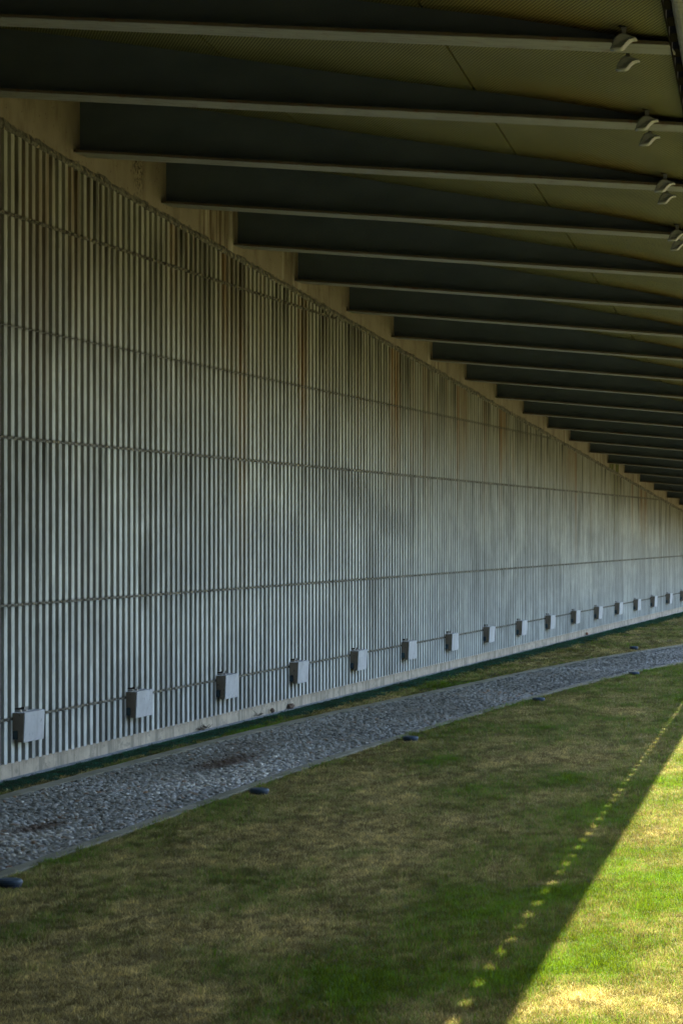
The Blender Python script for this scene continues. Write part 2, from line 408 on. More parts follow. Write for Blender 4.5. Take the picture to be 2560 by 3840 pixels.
# ================================================================== GROUND
def arr_interp(y, pts):
    xs = [p[0] for p in pts]; ys = [p[1] for p in pts]
    y = np.asarray(y, float); out = 0
    for o in (-2, -1, 0, 1, 2): out = out + np.interp(y+o*.8, xs, ys)
    return out/5
FAR = [(-60, .6), (0, .62), (20, .56), (26, .575), (29, .70), (32.5, .97), (36, 1.20), (39, 1.40), (43, 1.78), (48.7, 2.62), (53, 3.45), (60, 5.2), (72, 9.0), (120, 26)]
NEAR = [(-60, 2.6), (5, 2.55), (15, 2.43), (18, 2.40), (22, 2.30), (26, 2.37), (30, 2.49), (34, 2.66), (38, 2.94), (42, 3.40), (46, 4.05), (50, 4.85), (56, 6.3), (66, 9.2), (120, 28)]
def far_out(y): return arr_interp(y, FAR)
def far_in(y): return far_out(y) + .165 + .02*(vn(y, 0, 1.3, 3)-.5)
def near_in(y): return arr_interp(y, NEAR) + .02*(vn(y, 9, 1.3, 4)-.5)
def near_out(y): return arr_interp(y, NEAR) + .125
def gz(x, y):                                    # gentle unevenness of the lawn, level at the path and the wall
    k = np.clip((np.asarray(x)-3.2)/3, 0, 1)
    return k*(.05*(fbm(x, y, 4.0, 31)-.5))

def sheet(name, ys, lo, hi, nx, z, mat, uneven=False, parent=None):
    mb = MB(); ys = list(ys)
    P = []
    for y in ys:
        a, b = float(lo(y)), float(hi(y))
        row = []
        for k in range(nx+1):
            x = a + (b-a)*k/nx
            row.append((x, y, z + (float(gz(x, y)) if uneven else 0)))
        P.append(row)
    mb.sweep(P, closed=False)
    return mb.build(name, mat, parent, smooth=True)

# earth: one sheet to the horizon, finer where it is near
mb = MB()
xs = list(np.linspace(-300, -10, 6)) + [-.5] + list(np.linspace(0, 16, 65)) + [18, 22, 30, 50, 90, 160, 300]
ys = [-300, -150, -60, -20] + list(np.linspace(-6, 90, 193)) + [100, 130, 180, 300, 600]
P = [[(x, y, float(gz(x, y)) if (-6 <= y <= 90 and x <= 16) else 0.0) for x in xs] for y in ys]
mb.sweep(P, closed=False)
soil = tag(mb.build('ground', M['soil'], smooth=True, fix=False), 'dry soil under the lawn', kind='structure')
soil.data.flip_normals() if soil.data.polygons[0].normal.z < 0 else None

tag(sheet('path', np.arange(-40, 66, .5), far_in, near_in, 3, .012, M['bed']), 'bed of the pebble path curving away along the wall', kind='structure')
def kerb(name, lo, hi, lab):
    rows = []
    for y in np.arange(-40, 66, .25):
        a, b = float(lo(y)), float(hi(y)); j = .004*(float(vn(y, 1, .5, 8))-.5)
        rows.append([(a, y, -.1), (a+.003, y, .030+j), (a+.012, y, .036+j), (b-.012, y, .036+j), (b-.003, y, .030+j), (b, y, -.1)])
    mb = MB(); mb.sweep(rows)
    return tag(mb.build(name, M['kerb']), lab, kind='structure')
kerb('path_kerb', far_out, far_in, 'concrete edging of the pebble path on its wall side')
kerb('path_kerb', near_in, near_out, 'concrete edging of the pebble path on its lawn side')
turf_edge = lambda y: np.interp(y, [-60, 28, 36, 100], [.42, .40, .50, .52]) + .05*(vn(y, 2, .7, 5)-.5)
tag(sheet('turf_strip', np.arange(-40, 84, .25), lambda y: .11, turf_edge, 2, .010, M['turfbase']), 'dark green artificial turf strip along the foot of the wall', kind='structure')

# ================================================================== WALL
wall = tag(empty('ribbed_wall', (0, 0, 0)), 'long grey ribbed concrete retaining wall with ochre top band under the canopy', 'wall')
Y0, Y1 = -6.0, 84.0
def strip(name, mat, x0, x1, z0f, z1f, ya=Y0, yb=Y1, step=1.0, jit=0, parent=wall, smooth=False):
    rows = []
    for y in np.arange(ya, yb+1e-6, step):
        q = (lambda s: jit*(float(vn(y, s*7.7, .045, 77))-.5)) if jit else (lambda s: 0)
        rows.append([(x0, y, z0f(y)+q(1)), (x1+q(2), y, z0f(y)+q(3)), (x1+q(4)*1.6+jit*.35, y, (z0f(y)+z1f(y))/2+q(8)), (x1+q(5), y, z1f(y)+q(6)), (x0, y, z1f(y)+q(7))])
    mb = MB(); mb.sweep(rows)
    return mb.build(name, mat, parent, smooth=smooth)
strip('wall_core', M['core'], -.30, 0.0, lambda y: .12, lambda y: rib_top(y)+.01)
# top band: face 12 mm in front of the recess
strip('top_band', M['band'], -.30, .022, lambda y: rib_top(y)+.012, lambda y: zb(y)+.72)
mb = MB()
# lumpy mortar lip between ribs and band
rows = []
for y in np.arange(14, 84, .06):
    a = float(vn(y, 1, .11, 41)); b = float(vn(y, 5, .25, 42))
    t = rib_top(y)
    rows.append([(.0, y, t-.03), (.030+.012*a, y, t-.022-.012*b), (.036+.014*b, y, t+.004), (.026+.008*a, y, t+.03+.05*b*a), (.0, y, t+.05+.04*b)])
mb.sweep(rows); mb.build('mortar_lip', M['mortar'], wall)
strip('plinth', M['plinth'], -.30, .030, lambda y: -.1, lambda y: .158)

JZ = [.561, 1.614, 3.164, 4.20, 5.23]
JG = [.026, .024, .026, .012, .034]
P_ = .034; RW = .078; PITCH = 1/6
RIB0 = 20.78 - .165                                   # ribs are counted from the first box
box_y = [20.77 + 3*k for k in range(-1, 17)]
def rib_mb(mb, y):
    t = rib_top(y); z0 = .150
    cuts = [z for z in JZ if z < t-.05]
    segs = []; a = z0
    for i, z in enumerate(cuts):
        segs.append((a, z-JG[i]/2)); a = z+JG[i]/2
    segs.append((a, t-.012))
    h0 = RW/2+.006; h1 = RW/2-.001
    inbox = any(b-.02 < y < b+.44 for b in box_y)
    inslot = any(b+.02 < y < b+.40 for b in box_y)
    for k, (za, z_b) in enumerate(segs):
        if k == 1 and inslot: za = .655                # ribs cut back above each lamp box
        if z_b-za < .03: continue
        j = random.uniform(-.001, .001); p = P_+random.uniform(-.0015, .0015)
        e = random.uniform(-.006, .006); e2 = random.uniform(-.004, .004)
        za += e2*.6; i = len(mb.v)
        nz = max(1, int((z_b-za)/.5)); c = .004
        ring = lambda z, sh=0: [(0, y+j-h0, z), (p-c-sh, y+j-h1, z), (p-sh, y+j-h1+c, z), (p-sh, y+j+h1-c, z), (p-c-sh, y+j+h1, z), (0, y+j+h0, z)]
        rr = [ring(za, .003), ring(za+.005)] + [ring(z_b-.005+e*.2), ring(z_b+e*.2, .003)]
        mb.sweep(rr, closed=False)
        n = 6
        mb.f.append(tuple(i+q for q in range(n))); mb.f.append(tuple(i+3*n+q for q in reversed(range(n))))
def sides(o):                                          # flanks take the darker groove colour: side shade painted in
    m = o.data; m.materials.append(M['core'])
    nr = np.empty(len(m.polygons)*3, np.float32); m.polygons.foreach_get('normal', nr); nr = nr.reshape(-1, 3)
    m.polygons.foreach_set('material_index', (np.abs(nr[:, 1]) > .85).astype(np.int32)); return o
ys_rib = []
k0 = -int((RIB0+4)/PITCH); k = k0
rest = MB()
while RIB0+k*PITCH < Y1-.1:
    y = RIB0+k*PITCH; k += 1
    if 20.25 <= y <= 70.0 and len(ys_rib) < 299:
        mb = MB(); rib_mb(mb, y); ys_rib.append(y)
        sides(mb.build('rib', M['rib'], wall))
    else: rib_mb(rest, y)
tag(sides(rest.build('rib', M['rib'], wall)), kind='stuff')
for z, g, jt in zip(JZ, JG, (.012, .010, .012, .004, .020)):
    strip('mortar_joint', M['mortar'], -.02, P_*(.62 if g > .02 else .30), lambda y: z-g/2-.003, lambda y: z+g/2+.001, 12, min(80, (7.344-z)/.0643), .035, jt)

# metal and concrete edging at the foot: pieces 3.1 m long
mbp = []
y = 8.0; k = 0
while y < 80:
    L = 3.1; off = random.uniform(-.012, .012); o2 = off+random.uniform(-.008, .008)
    mb = MB()
    mb.sweep([[(.034+o, yy, -.02), (.034+o, yy, .022), (.060+o, yy, .028), (.066+o, yy, .012), (.080+o, yy, .012), (.086+o, yy, .030), (.106+o, yy, .026), (.108+o, yy, -.02)]
              for yy, o in ((y+.012, off), (y+L-.012, o2))])
    o = mb.build('drain_channel', M['drain'] if k % 3 else M['drain'], None); tag(o, kind='structure', label='low grey drain channel section at the foot of the wall'); mbp.append(o)
    y += L; k += 1

# ================================================================== CANOPY
can = tag(empty('canopy', (0, 0, 0)), 'long sloping canopy of dark tapering steel beams and olive perforated ceiling panels', 'canopy')
NS = 22
for by in beam_y:
    E = De(by)-.002
    X = [E*i/NS for i in range(NS+1)]
    rows = [[(x, by-.014, beam_z(x, by)+.02), (x, by+.014, beam_z(x, by)+.02), (x, by+.014, ceil_z(x, by)+.03), (x, by-.014, ceil_z(x, by)+.03)] for x in X]
    mb = MB(); mb.sweep(rows); bo = mb.build('beam', M['web'], can)
    rows = [[(x, by-.18, beam_z(x, by)), (x, by+.18, beam_z(x, by)), (x, by+.18, beam_z(x, by)+.022), (x, by-.18, beam_z(x, by)+.022)] for x in (0.024, E)]
    mb = MB(); mb.sweep(rows); mb.build('flange', M['flange'], bo, bevel=.004)
    rows = [[(x, by-.187, beam_z(x, by)+.006), (x, by-.1815, beam_z(x, by)+.006), (x, by-.1815, beam_z(x, by)+.027), (x, by-.187, beam_z(x, by)+.027)] for x in (0.024, E)]
    mb = MB(); mb.sweep(rows); mb.build('flange_edge', M['lip'], bo)
RC = [-.02, .37, .72, 1.0]
for a, b in zip(beam_y[:-1], beam_y[1:]):
    for r0, r1 in zip(RC[:-1], RC[1:]):
        rows = []
        for i in range(8):
            r = r0+(r1-r0)*i/7; row = []
            for yy in (a+.017, a+.65, (a+b)/2, b-.65, b-.017):
                g = .009
                x = r*De(yy) + (g if i == 0 else 0) - (g if i == 7 else 0)
                row.append((x, yy, ceil_z(max(x, 0), yy)))
            rows.append(row)
        mb = MB(); mb.sweep(rows, closed=False)
        # turned-up rim at the seam
        for sgn, idx in ((1, 0), (-1, 7)):
            q = rows[idx]
            mb.sweep([q, [(p[0], p[1], p[2]+.05) for p in q]], closed=False)
        mb.build('ceiling_panel', M['perf'], can)
# roof deck above the panels
rows = []
for yy in np.arange(beam_y[0]-.5, beam_y[-1]+.5, 1.3):
    X = [De(yy)*i/10 for i in range(11)]
    rows.append([(x-.3 if i == 0 else x, yy, ceil_z(x, yy)+.10) for i, x in enumerate(X)] + [(x-.3 if i == 10 else x, yy, ceil_z(x, yy)+.16) for i, x in enumerate(reversed(X))])
mb = MB(); mb.sweep(rows); mb.build('roof_deck', M['void'], can)
# edge tube in lengths, tied to the ceiling edge by brackets; the slots between them let the sun through
GAP = .046
def edge_pt(y, d, dz): return (De(y)+d, y, beam_z(De(y), y)+dz)
y = beam_y[0]
while y < beam_y[-1]-.1:
    ya, yb = y+.006, min(y+BEAM*2-.006, beam_y[-1])
    prof = []
    w, h0, h1, c = .241, -.015, .20, .05
    for cx, cz, a0 in ((w-c, h1-c, 0), (c, h1-c, 90), (c, h0+c, 180), (w-c, h0+c, 270)):
        for q in (0, 30, 60, 90): prof.append((cx+c*math.cos(R(a0+q)), cz+c*math.sin(R(a0+q))))
    rows = [[edge_pt(yy, GAP+px, pz) for px, pz in prof] for yy in (ya, (ya+yb)/2, yb)]
    mb = MB(); mb.sweep(rows); mb.build('edge_tube', M['tube'], can, smooth=False)
    y += BEAM*2
y = beam_y[0]
while y < beam_y[-1]-.1:
    ya, yb = y+.02, min(y+BEAM*2, beam_y[-1])
    mb = MB(); mb.sweep([[edge_pt(yy, -.012, -.004), edge_pt(yy, .0, -.004), edge_pt(yy, .0, .19), edge_pt(yy, -.012, .19)] for yy in (ya, yb)])
    mb.build('gap_dark_strip', M['void'], can); y += BEAM*2  # added dark strip, keeps the gap beside the tube black
y = beam_y[0]+.1; k = 0
while y < beam_y[-1]-.3:
    L = .235
    mb = MB(); rows = [[edge_pt(yy, .0, .035), edge_pt(yy, GAP+.002, .035), edge_pt(yy, GAP+.002, .15), edge_pt(yy, .0, .15)] for yy in (y, y+L)]
    mb.sweep(rows); mb.build('bracket', M['void'], can)
    y += BEAM/6; k += 1

# ================================================================== ADDED UNSEEN BLOCK THAT CUTS SKY LIGHT (behind and beside the camera)
unseen_block = tag(empty('sky_blocker', (0, -7, 0)), 'added unseen dark brown building with rows of windows, behind and beside the camera, cuts sky light', 'sky_blocker')
dark = mat_plain('blocker_cladding', (.05, .042, .035), .8, .3, 2)
mb = MB(); mb.box(-.3, 46, -12, .0, -.1, 13); mb.build('wall', dark, unseen_block)  # added out of view to keep sky light off camera-facing surfaces
mb = MB(); mb.box(15, 45.9, .003, 22, -.1, 9); mb.build('wall', dark, unseen_block)  # added side wing, darkens the left end of the ribbed wall
mb = MB(); mb.box(14.7, 45.8, .304, 22.3, 9.003, 9.3); mb.build('roof', M['roof'], unseen_block)  # roof of the added unseen side wing
mb = MB(); mb.box(-.6, 46.3, -12.3, .3, 13.003, 13.3); mb.build('roof', M['roof'], unseen_block)  # roof of the added unseen block
glass = mat_plain('dark_window_glass', (.015, .018, .02), .15, .1)
for q in range(1):
    for z in (1.0, 4.6, 8.4):
        mb = MB(); x0 = 10.2+q*3.4
        mb.box(x0, x0+2.0, .003, .03, z, z+2.2); wf = mb.build('blocker_window', glass, unseen_block)
        mb = MB(); mb.box(x0-.06, x0, .003, .06, z-.06, z+2.26); mb.box(x0+2, x0+2.06, .003, .06, z-.06, z+2.26); mb.box(x0, x0+2, .003, .06, z-.06, z); mb.box(x0, x0+2, .003, .06, z+2.2, z+2.26)
        mb.build('frame', M['web'], wf)

for q in range(5):
    for z in (1.0, 4.6):
        y0 = 2.2+q*3.7
        mb = MB(); mb.box(14.97, 14.997, y0, y0+2.2, z, z+2.0); wf = mb.build('blocker_window', glass, unseen_block)
        mb = MB(); mb.box(14.94, 14.997, y0-.06, y0, z-.06, z+2.06); mb.box(14.94, 14.997, y0+2.2, y0+2.26, z-.06, z+2.06); mb.box(14.94, 14.997, y0, y0+2.2, z-.06, z); mb.box(14.94, 14.997, y0, y0+2.2, z+2.0, z+2.06)
        mb.build('frame', M['web'], wf)

# ================================================================== LAMPS ON THE BEAMS
shell_out = [(-.094, -.055), (-.085, -.036), (-.074, -.006), (-.058, .022), (-.038, .044), (-.012, .054), (.012, .054), (.035, .046), (.056, .034), (.078, .026), (.092, .022), (.093, .013),
             (.076, .012), (.058, .010), (.040, -.002), (.022, -.018), (.008, -.036), (-.006, -.050), (-.022, -.056), (-.060, -.054)]
def curved_lamp(lab, x, y, z, s=1.0):
    t = tag(empty('spotlight', (x, y, z)), lab, 'lamp', 'curved spotlights clamped on the canopy beams')
    n = len(shell_out); cx = sum(p[0] for p in shell_out)/n; cz = sum(p[1] for p in shell_out)/n
    rows = []
    for yy, k in ((-.040, .55), (-.052, .80), (-.050, .93), (-.035, 1.0), (.05, 1.0), (.065, .93), (.068, .7)):
        rows.append([((cx+(px-cx)*k)*s, yy*s, (cz+(pz-cz)*k)*s) for px, pz in shell_out])
    mb = MB(); mb.sweep(rows); mb.build('shell', M['lamp'], t, smooth=True)
    mb = MB(); mb.prism([(-.012*s, .045*s), (.014*s, .045*s), (.020*s, .115*s), (-.020*s, .115*s)], .015*s, .022*s); mb.build('bracket', M['flange'], t)
    mb = MB(); mb.box(-.035*s, .04*s, -.01*s, .05*s, .108*s, .120*s); mb.build('clamp', M['black'], t)
    return t
ords = ['first', 'second', 'third', 'fourth']
for i, x in enumerate((6.27, 6.07, 5.87, 5.65)):
    by = 22.51+BEAM*(i-2)
    curved_lamp('curved light grey metal spotlight on the near side of the %s beam from the top' % ords[i], x, by-.30, beam_z(x, by)-.010, 1.0)
    curved_lamp('curved grey metal spotlight showing below the far side of the %s beam from the top' % ords[i], x-.07, by+.36, beam_z(x, by)-.035, .92)
for i, by in enumerate([22.51+BEAM*q for q in (2, 3)]):
    x = 5.43-.21*i
# ================================================================== LAMP BOXES ON THE WALL
def wall_box(y, lab):
    t = tag(empty('lamp_box', (0.0, y, 0)), lab, 'lamp box', 'lamp boxes in a row along the wall')
    h = random.uniform(-.004, .004); w = .478+random.uniform(-.006, .006)
    zt, zo, xo, xi = .622+h, .345+h, .160, .148
    # shell: top, two cheeks, open below at the back
    cheek = [(P_+.002, zt-.006), (xo-.012, zt-.006), (xi-.012, zo+.004), (.088, zo+.004), (.088, .455+h), (P_+.002, .455+h)]
    for y0 in (0.0, w-.012):
        mb = MB(); mb.prism(cheek, y0, y0+.012); mb.build('cheek', M['boxside'], t)
    mb = MB(); mb.prism([(P_+.002, zt-.006), (xo-.013, zt-.004), (xo-.013, zt), (P_+.002, zt)], .0, w); mb.build('top_plate', M['box'], t)
    mb = MB(); mb.prism([(xo-.012, zt), (xo, zt-.001), (xi, zo), (xi-.012, zo)], -.002, w+.002); mb.build('front_plate', M['box'], t, bevel=.003)
    mb = MB(); mb.box(P_-.01, .082, .006, .16, .372+h, .452+h); mb.build('junction_box', M['jbox'], t, bevel=.004)
    mb = MB(); mb.box(P_-.02, .120, .02, w-.02, .462+h, .60+h); mb.build('lamp_housing', M['black'], t)
    mb = MB(); mb.box(.0025, .012, .03, .33, .628+h, .652+h); mb.build('wall_slot', M['void'], t)  # flat black piece stands in for the unlit opening above the box
    mb = MB(); mb.box(.012, P_+.040, .10, .125, .623+h, .640+h); mb.box(.012, P_+.05, .20, .235, .624+h, .634+h); mb.build('strap', M['bolt'], t)
    return t
rank = ['largest and leftmost lamp box, plain pale front plate, nearest on the wall', 'second lamp box from the left, scratched pale front plate', 'third lamp box from the left, smooth pale plate',
 'fourth lamp box from the left, pale front plate', 'fifth lamp box from the left', 'sixth lamp box from the left, stained pale plate', 'seventh lamp box from the left', 'eighth lamp box from the left', 'ninth lamp box from the left',
 'tenth lamp box from the left', 'eleventh lamp box from the left', 'seventh lamp box from the right end', 'sixth lamp box from the right end', 'fifth lamp box from the right end', 'fourth lamp box from the right end',
 'third lamp box from the right end', 'second lamp box from the right end', 'rightmost lamp box, small, cut by the picture edge']
bys = [20.77+3*k for k in range(17)]
rank = rank[:11] + ['sixth lamp box from the right end', 'fifth lamp box from the right end', 'fourth lamp box from the right end', 'third lamp box from the right end', 'second lamp box from the right end', 'rightmost lamp box, smallest of the row, near the picture edge']
for y, l in zip(bys, rank): wall_box(y, l + (' on the ribbed wall' if 'wall' not in l else ''))

# ================================================================== GROUND LAMPS, STONES
def puck(x, y, lab, s=1.0):
    t = tag(empty('ground_lamp', (x, y, float(gz(x, y)))), lab, 'ground lamp', 'round ground lamps along the path edges')
    def lathe(prof, mat, nm):
        rows = []
        for r, z in prof: rows.append([(r*s*math.cos(a*math.tau/32), r*s*math.sin(a*math.tau/32), z*s) for a in range(32)])
        mb = MB(); mb.sweep(rows); o = mb.build(nm, mat, t, smooth=True); o.data.set_sharp_from_angle(angle=R(28)); return o
    lathe([(.078, -.05), (.080, .020), (.080, .044)], M['puckd'], 'body')
    lathe([(.081, .044), (.087, .046), (.087, .058), (.078, .070), (.066, .072)], M['puck'], 'rim')
    lathe([(.066, .0715), (.060, .0735), (.0, .0745)], M['puck'], 'lens')
    return t
for (y, x), l in zip([(20.0, 2.66), (14.35, 2.74), (31.95, 2.87), (25.54, 2.66), (38.2, 3.23), (46.8, 1.96)],
    ['blue grey round ground lamp at the path kerb, second from the left, pale lid', 'dark round ground lamp in the grass at the bottom left end of the path',
     'small dark ground lamp at the lawn side kerb below the last bend of the path', 'small dark ground lamp at the lawn side kerb, third from the left',
     'dark ground lamp standing on the lawn side kerb near the right edge', 'far dark ground lamp in the grass between wall and path']):
    puck(x, y, l)
def lump(name, x, y, z, s, mat, lab, cat):
    bm = bmesh.new(); bmesh.ops.create_icosphere(bm, subdivisions=2, radius=1)
    for v in bm.verts:
        k = 1+.28*(random.random()-.5); v.co = Vector((v.co.x*s[0]*k, v.co.y*s[1]*k, v.co.z*s[2]*k))
    m = bpy.data.meshes.new(name); bm.to_mesh(m); bm.free(); m.materials.append(mat)
    o = bpy.data.objects.new(name, m); o.location = (x, y, z); link(o); return tag(o, lab, cat)
lump('stone', .072, 28.9, .062, (.03, .035, .032), M['stone'], 'small upright brown stone at the wall foot, left of a flatter one', 'stone')
lump('stone', .070, 29.75, .060, (.035, .085, .034), M['stone'], 'flat brown stone lying on the drain channel at the wall foot', 'stone')
lump('stone', .072, 52.6, .060, (.03, .06, .032), M['redstone'], 'small reddish stone far off at the wall foot', 'stone')
def twigs(x, y, n, lab):
    mb = MB()
    for _ in range(n):
        a = random.uniform(0, 6.28); L = random.uniform(.03, .09); p = Vector((x+random.uniform(-.02, .025), y+random.uniform(-.13, .13), .034+random.uniform(0, .03)))
        d = Vector((math.cos(a)*.3, math.sin(a), random.uniform(-.1, .45))).normalized()*L; q = p+d; r = .0022
        mb.sweep([[(p.x-r, p.y, p.z), (p.x+r, p.y, p.z), (p.x, p.y, p.z+r*1.6)], [(q.x-r, q.y, q.z), (q.x+r, q.y, q.z), (q.x, q.y, q.z+r*1.6)]])
    return tag(mb.build('dry_twigs', M['twig']), lab, 'twigs')
twigs(.075, 26.2, 46, 'tangle of dry grass and twigs on the drain channel left of the stones')
twigs(.075, 28.3, 26, 'small clump of dry twigs beside the upright stone')

# ================================================================== INSTANCED STUFF
def variants(name, meshes):
    c = bpy.data.collections.new(name)
    for i, m in enumerate(meshes):
        c.objects.link(bpy.data.objects.new('%s_%02d' % (name, i), m))
    return c
def scatter(name, pos, rot, scl, idx, attrs, coll, lab, cat):
    me = bpy.data.meshes.new(name); n = len(pos)
    me.vertices.add(n); me.vertices.foreach_set('co', np.asarray(pos, np.float32).ravel())
    def at(nm, ty, key, v):
        a = me.attributes.new(nm, ty, 'POINT'); a.data.foreach_set(key, np.ascontiguousarray(v).ravel())
    at('rot', 'FLOAT_VECTOR', 'vector', rot.astype(np.float32)); at('scl', 'FLOAT_VECTOR', 'vector', scl.astype(np.float32)); at('idx', 'INT', 'value', idx.astype(np.int32))
    for k, v in attrs.items(): at(k, 'FLOAT', 'value', v.astype(np.float32))
    o = bpy.data.objects.new(name, me); link(o)
    g = bpy.data.node_groups.new(name, 'GeometryNodeTree')
    g.interface.new_socket('Geometry', in_out='INPUT', socket_type='NodeSocketGeometry')
    g.interface.new_socket('Geometry', in_out='OUTPUT', socket_type='NodeSocketGeometry')
    gi = g.nodes.new('NodeGroupInput'); go = g.nodes.new('NodeGroupOutput')
    ip = g.nodes.new('GeometryNodeInstanceOnPoints'); ci = g.nodes.new('GeometryNodeCollectionInfo')
    ci.inputs['Collection'].default_value = coll; ci.inputs['Separate Children'].default_value = True; ci.inputs['Reset Children'].default_value = True
    def na(nm, ty):
        a = g.nodes.new('GeometryNodeInputNamedAttribute'); a.data_type = ty; a.inputs['Name'].default_value = nm
        return a.outputs[0]
    g.links.new(gi.outputs[0], ip.inputs['Points']); g.links.new(ci.outputs[0], ip.inputs['Instance'])
    ip.inputs['Pick Instance'].default_value = True
    g.links.new(na('idx', 'INT'), ip.inputs['Instance Index'])
    e2r = g.nodes.new('FunctionNodeEulerToRotation'); g.links.new(na('rot', 'FLOAT_VECTOR'), e2r.inputs[0]); g.links.new(e2r.outputs[0], ip.inputs['Rotation'])
    g.links.new(na('scl', 'FLOAT_VECTOR'), ip.inputs['Scale'])
    g.links.new(ip.outputs[0], go.inputs[0])
    md = o.modifiers.new('scatter', 'NODES'); md.node_group = g
    return tag(o, lab, cat, kind='stuff')

def cam_xz(x, y):
    dx = x-CAM.x; s, c = math.sin(TH), math.cos(TH)
    return dx*c + y*s, -dx*s + y*c

# --- pebbles
pm = []
for k in range(7):
    bm = bmesh.new(); bmesh.ops.create_icosphere(bm, subdivisions=2, radius=1)
    ax = (random.uniform(1.0, 1.4), random.uniform(.6, .8), random.uniform(.42, .6))
    ph = [random.uniform(0, 6) for _ in range(3)]
    for v in bm.verts:
        q = 1+.10*math.sin(2.3*v.co.x+ph[0])+.08*math.sin(3.1*v.co.y+ph[1])+.06*math.sin(2.7*v.co.z+ph[2])
        v.co = Vector((v.co.x*ax[0]*q, v.co.y*ax[1]*q, v.co.z*ax[2]*q))
    m = bpy.data.meshes.new('pebble'); bm.to_mesh(m); bm.free(); m.materials.append(M['pebble'])
    m.polygons.foreach_set('use_smooth', [True]*len(m.polygons)); pm.append(m)
pv = variants('pebble', pm)
xs, ys = [], []
st = .031
yy = np.arange(11.5, 62, st*.9)
for i, y in enumerate(yy):
    a, b = float(far_in(y))+.01, float(near_in(y))-.01
    x = np.arange(a + (st/2 if i % 2 else 0), b, st)
    xs.append(x); ys.append(np.full(len(x), y))
X = np.concatenate(xs); Y = np.concatenate(ys); n = len(X)
X += rng.normal(0, .0055, n); Y += rng.normal(0, .0055, n)
cx_, cz_ = cam_xz(X, Y); keep = (np.abs(cx_/cz_) < .141*1.2+.6/cz_)
X, Y = X[keep], Y[keep]; n = len(X)
lo, hi = far_in(Y), near_in(Y); keep = (X > lo+.006) & (X < hi-.006); X, Y = X[keep], Y[keep]; n = len(X)
def blob(x, y, cx, cy, rx, ry): return np.exp(-((x-cx)/rx)**2-((y-cy)/ry)**2)
wear = np.clip(1.5*blob(X, Y, 1.50, 22.6, .22, 1.0)+1.5*blob(X, Y, 1.72, 17.3, .16, .5)+.7*blob(X, Y, 1.15, 24.3, .35, 1.6)-.35+.5*(vn(X, Y, .07, 9)-.5), 0, .9)
flow = (fbm(X, Y, 1.4, 51)-.5)*2.2
rnd = np.clip(rng.random(n)*.80 + .05 + .55*blob(X, Y, 1.9, 21.5, .55, 2.6)*rng.random(n) + .5*blob(X, Y, 2.0, 16.3, .5, 1.2)*rng.random(n) + .22*(fbm(X, Y, .9, 23)-.5)*2 - np.clip((Y-24)/60, 0, .25), 0, 1)
rnd = np.where((rnd > .62) & (rnd < .82) & (rng.random(n) > .30 + np.clip((Y-24)/30, 0, .5)), rnd*.62, rnd)
size = .0166*(.65+.75*rng.random(n))
rot = np.stack([rng.normal(.65, .25, n), rng.normal(.05, .22, n), flow*.8+rng.normal(.15, .42, n)], 1)
scl = np.stack([size, size, size], 1)
pos = np.stack([X, Y, .016+rng.normal(.005, .006, n)+.014*(fbm(X, Y, .5, 5)-.5) - .012*wear], 1)
scatter('pebbles', pos, rot, scl, rng.integers(0, 7, n), dict(rnd=rnd, wear=wear), pv, 'grey and brown river pebbles set close together in the curving path', 'pebbles')

# --- grass
def tuft(nb, rad, h, lean, wid, seed, mat):
    r = random.Random(seed); V = []; F = []
    for _ in range(nb):
        a = r.uniform(0, math.tau); d = rad*math.sqrt(r.random()); bx, by = d*math.cos(a), d*math.sin(a)
        H = h*r.uniform(.55, 1.25); la = r.uniform(0, math.tau); le = abs(r.gauss(lean, lean*.6)); w = wid*r.uniform(.7, 1.3)
        fa = r.uniform(0, math.tau); wx, wy = w*math.cos(fa)/2, w*math.sin(fa)/2
        i = len(V)
        for t, ww in ((0, 1), (.45, .85), (.8, .5)):
            ox = math.cos(la)*le*H*t*t; oy = math.sin(la)*le*H*t*t; z = H*t*(1-.25*le*t*t)
            V.append((bx+ox-wx*ww, by+oy-wy*ww, z)); V.append((bx+ox+wx*ww, by+oy+wy*ww, z))
        V.append((bx+math.cos(la)*le*H, by+math.sin(la)*le*H, H*(1-.25*le)))
        F += [(i, i+1, i+3, i+2), (i+2, i+3, i+5, i+4), (i+4, i+5, i+6)]
    m = bpy.data.meshes.new('grass_tuft'); m.from_pydata(V, [], F); m.materials.append(mat); return m
MG = mat_blade('lawn_blades', (.030, .085, .008), (.090, .180, .010), (.17, .14, .065), (.58, .475, .19), .40)
gv = variants('tuft', [tuft(24, .036, .039, .50, .0034, k, MG) for k in range(5)] + [tuft(24, .042, .036, .95, .0034, 20+k, MG) for k in range(3)])
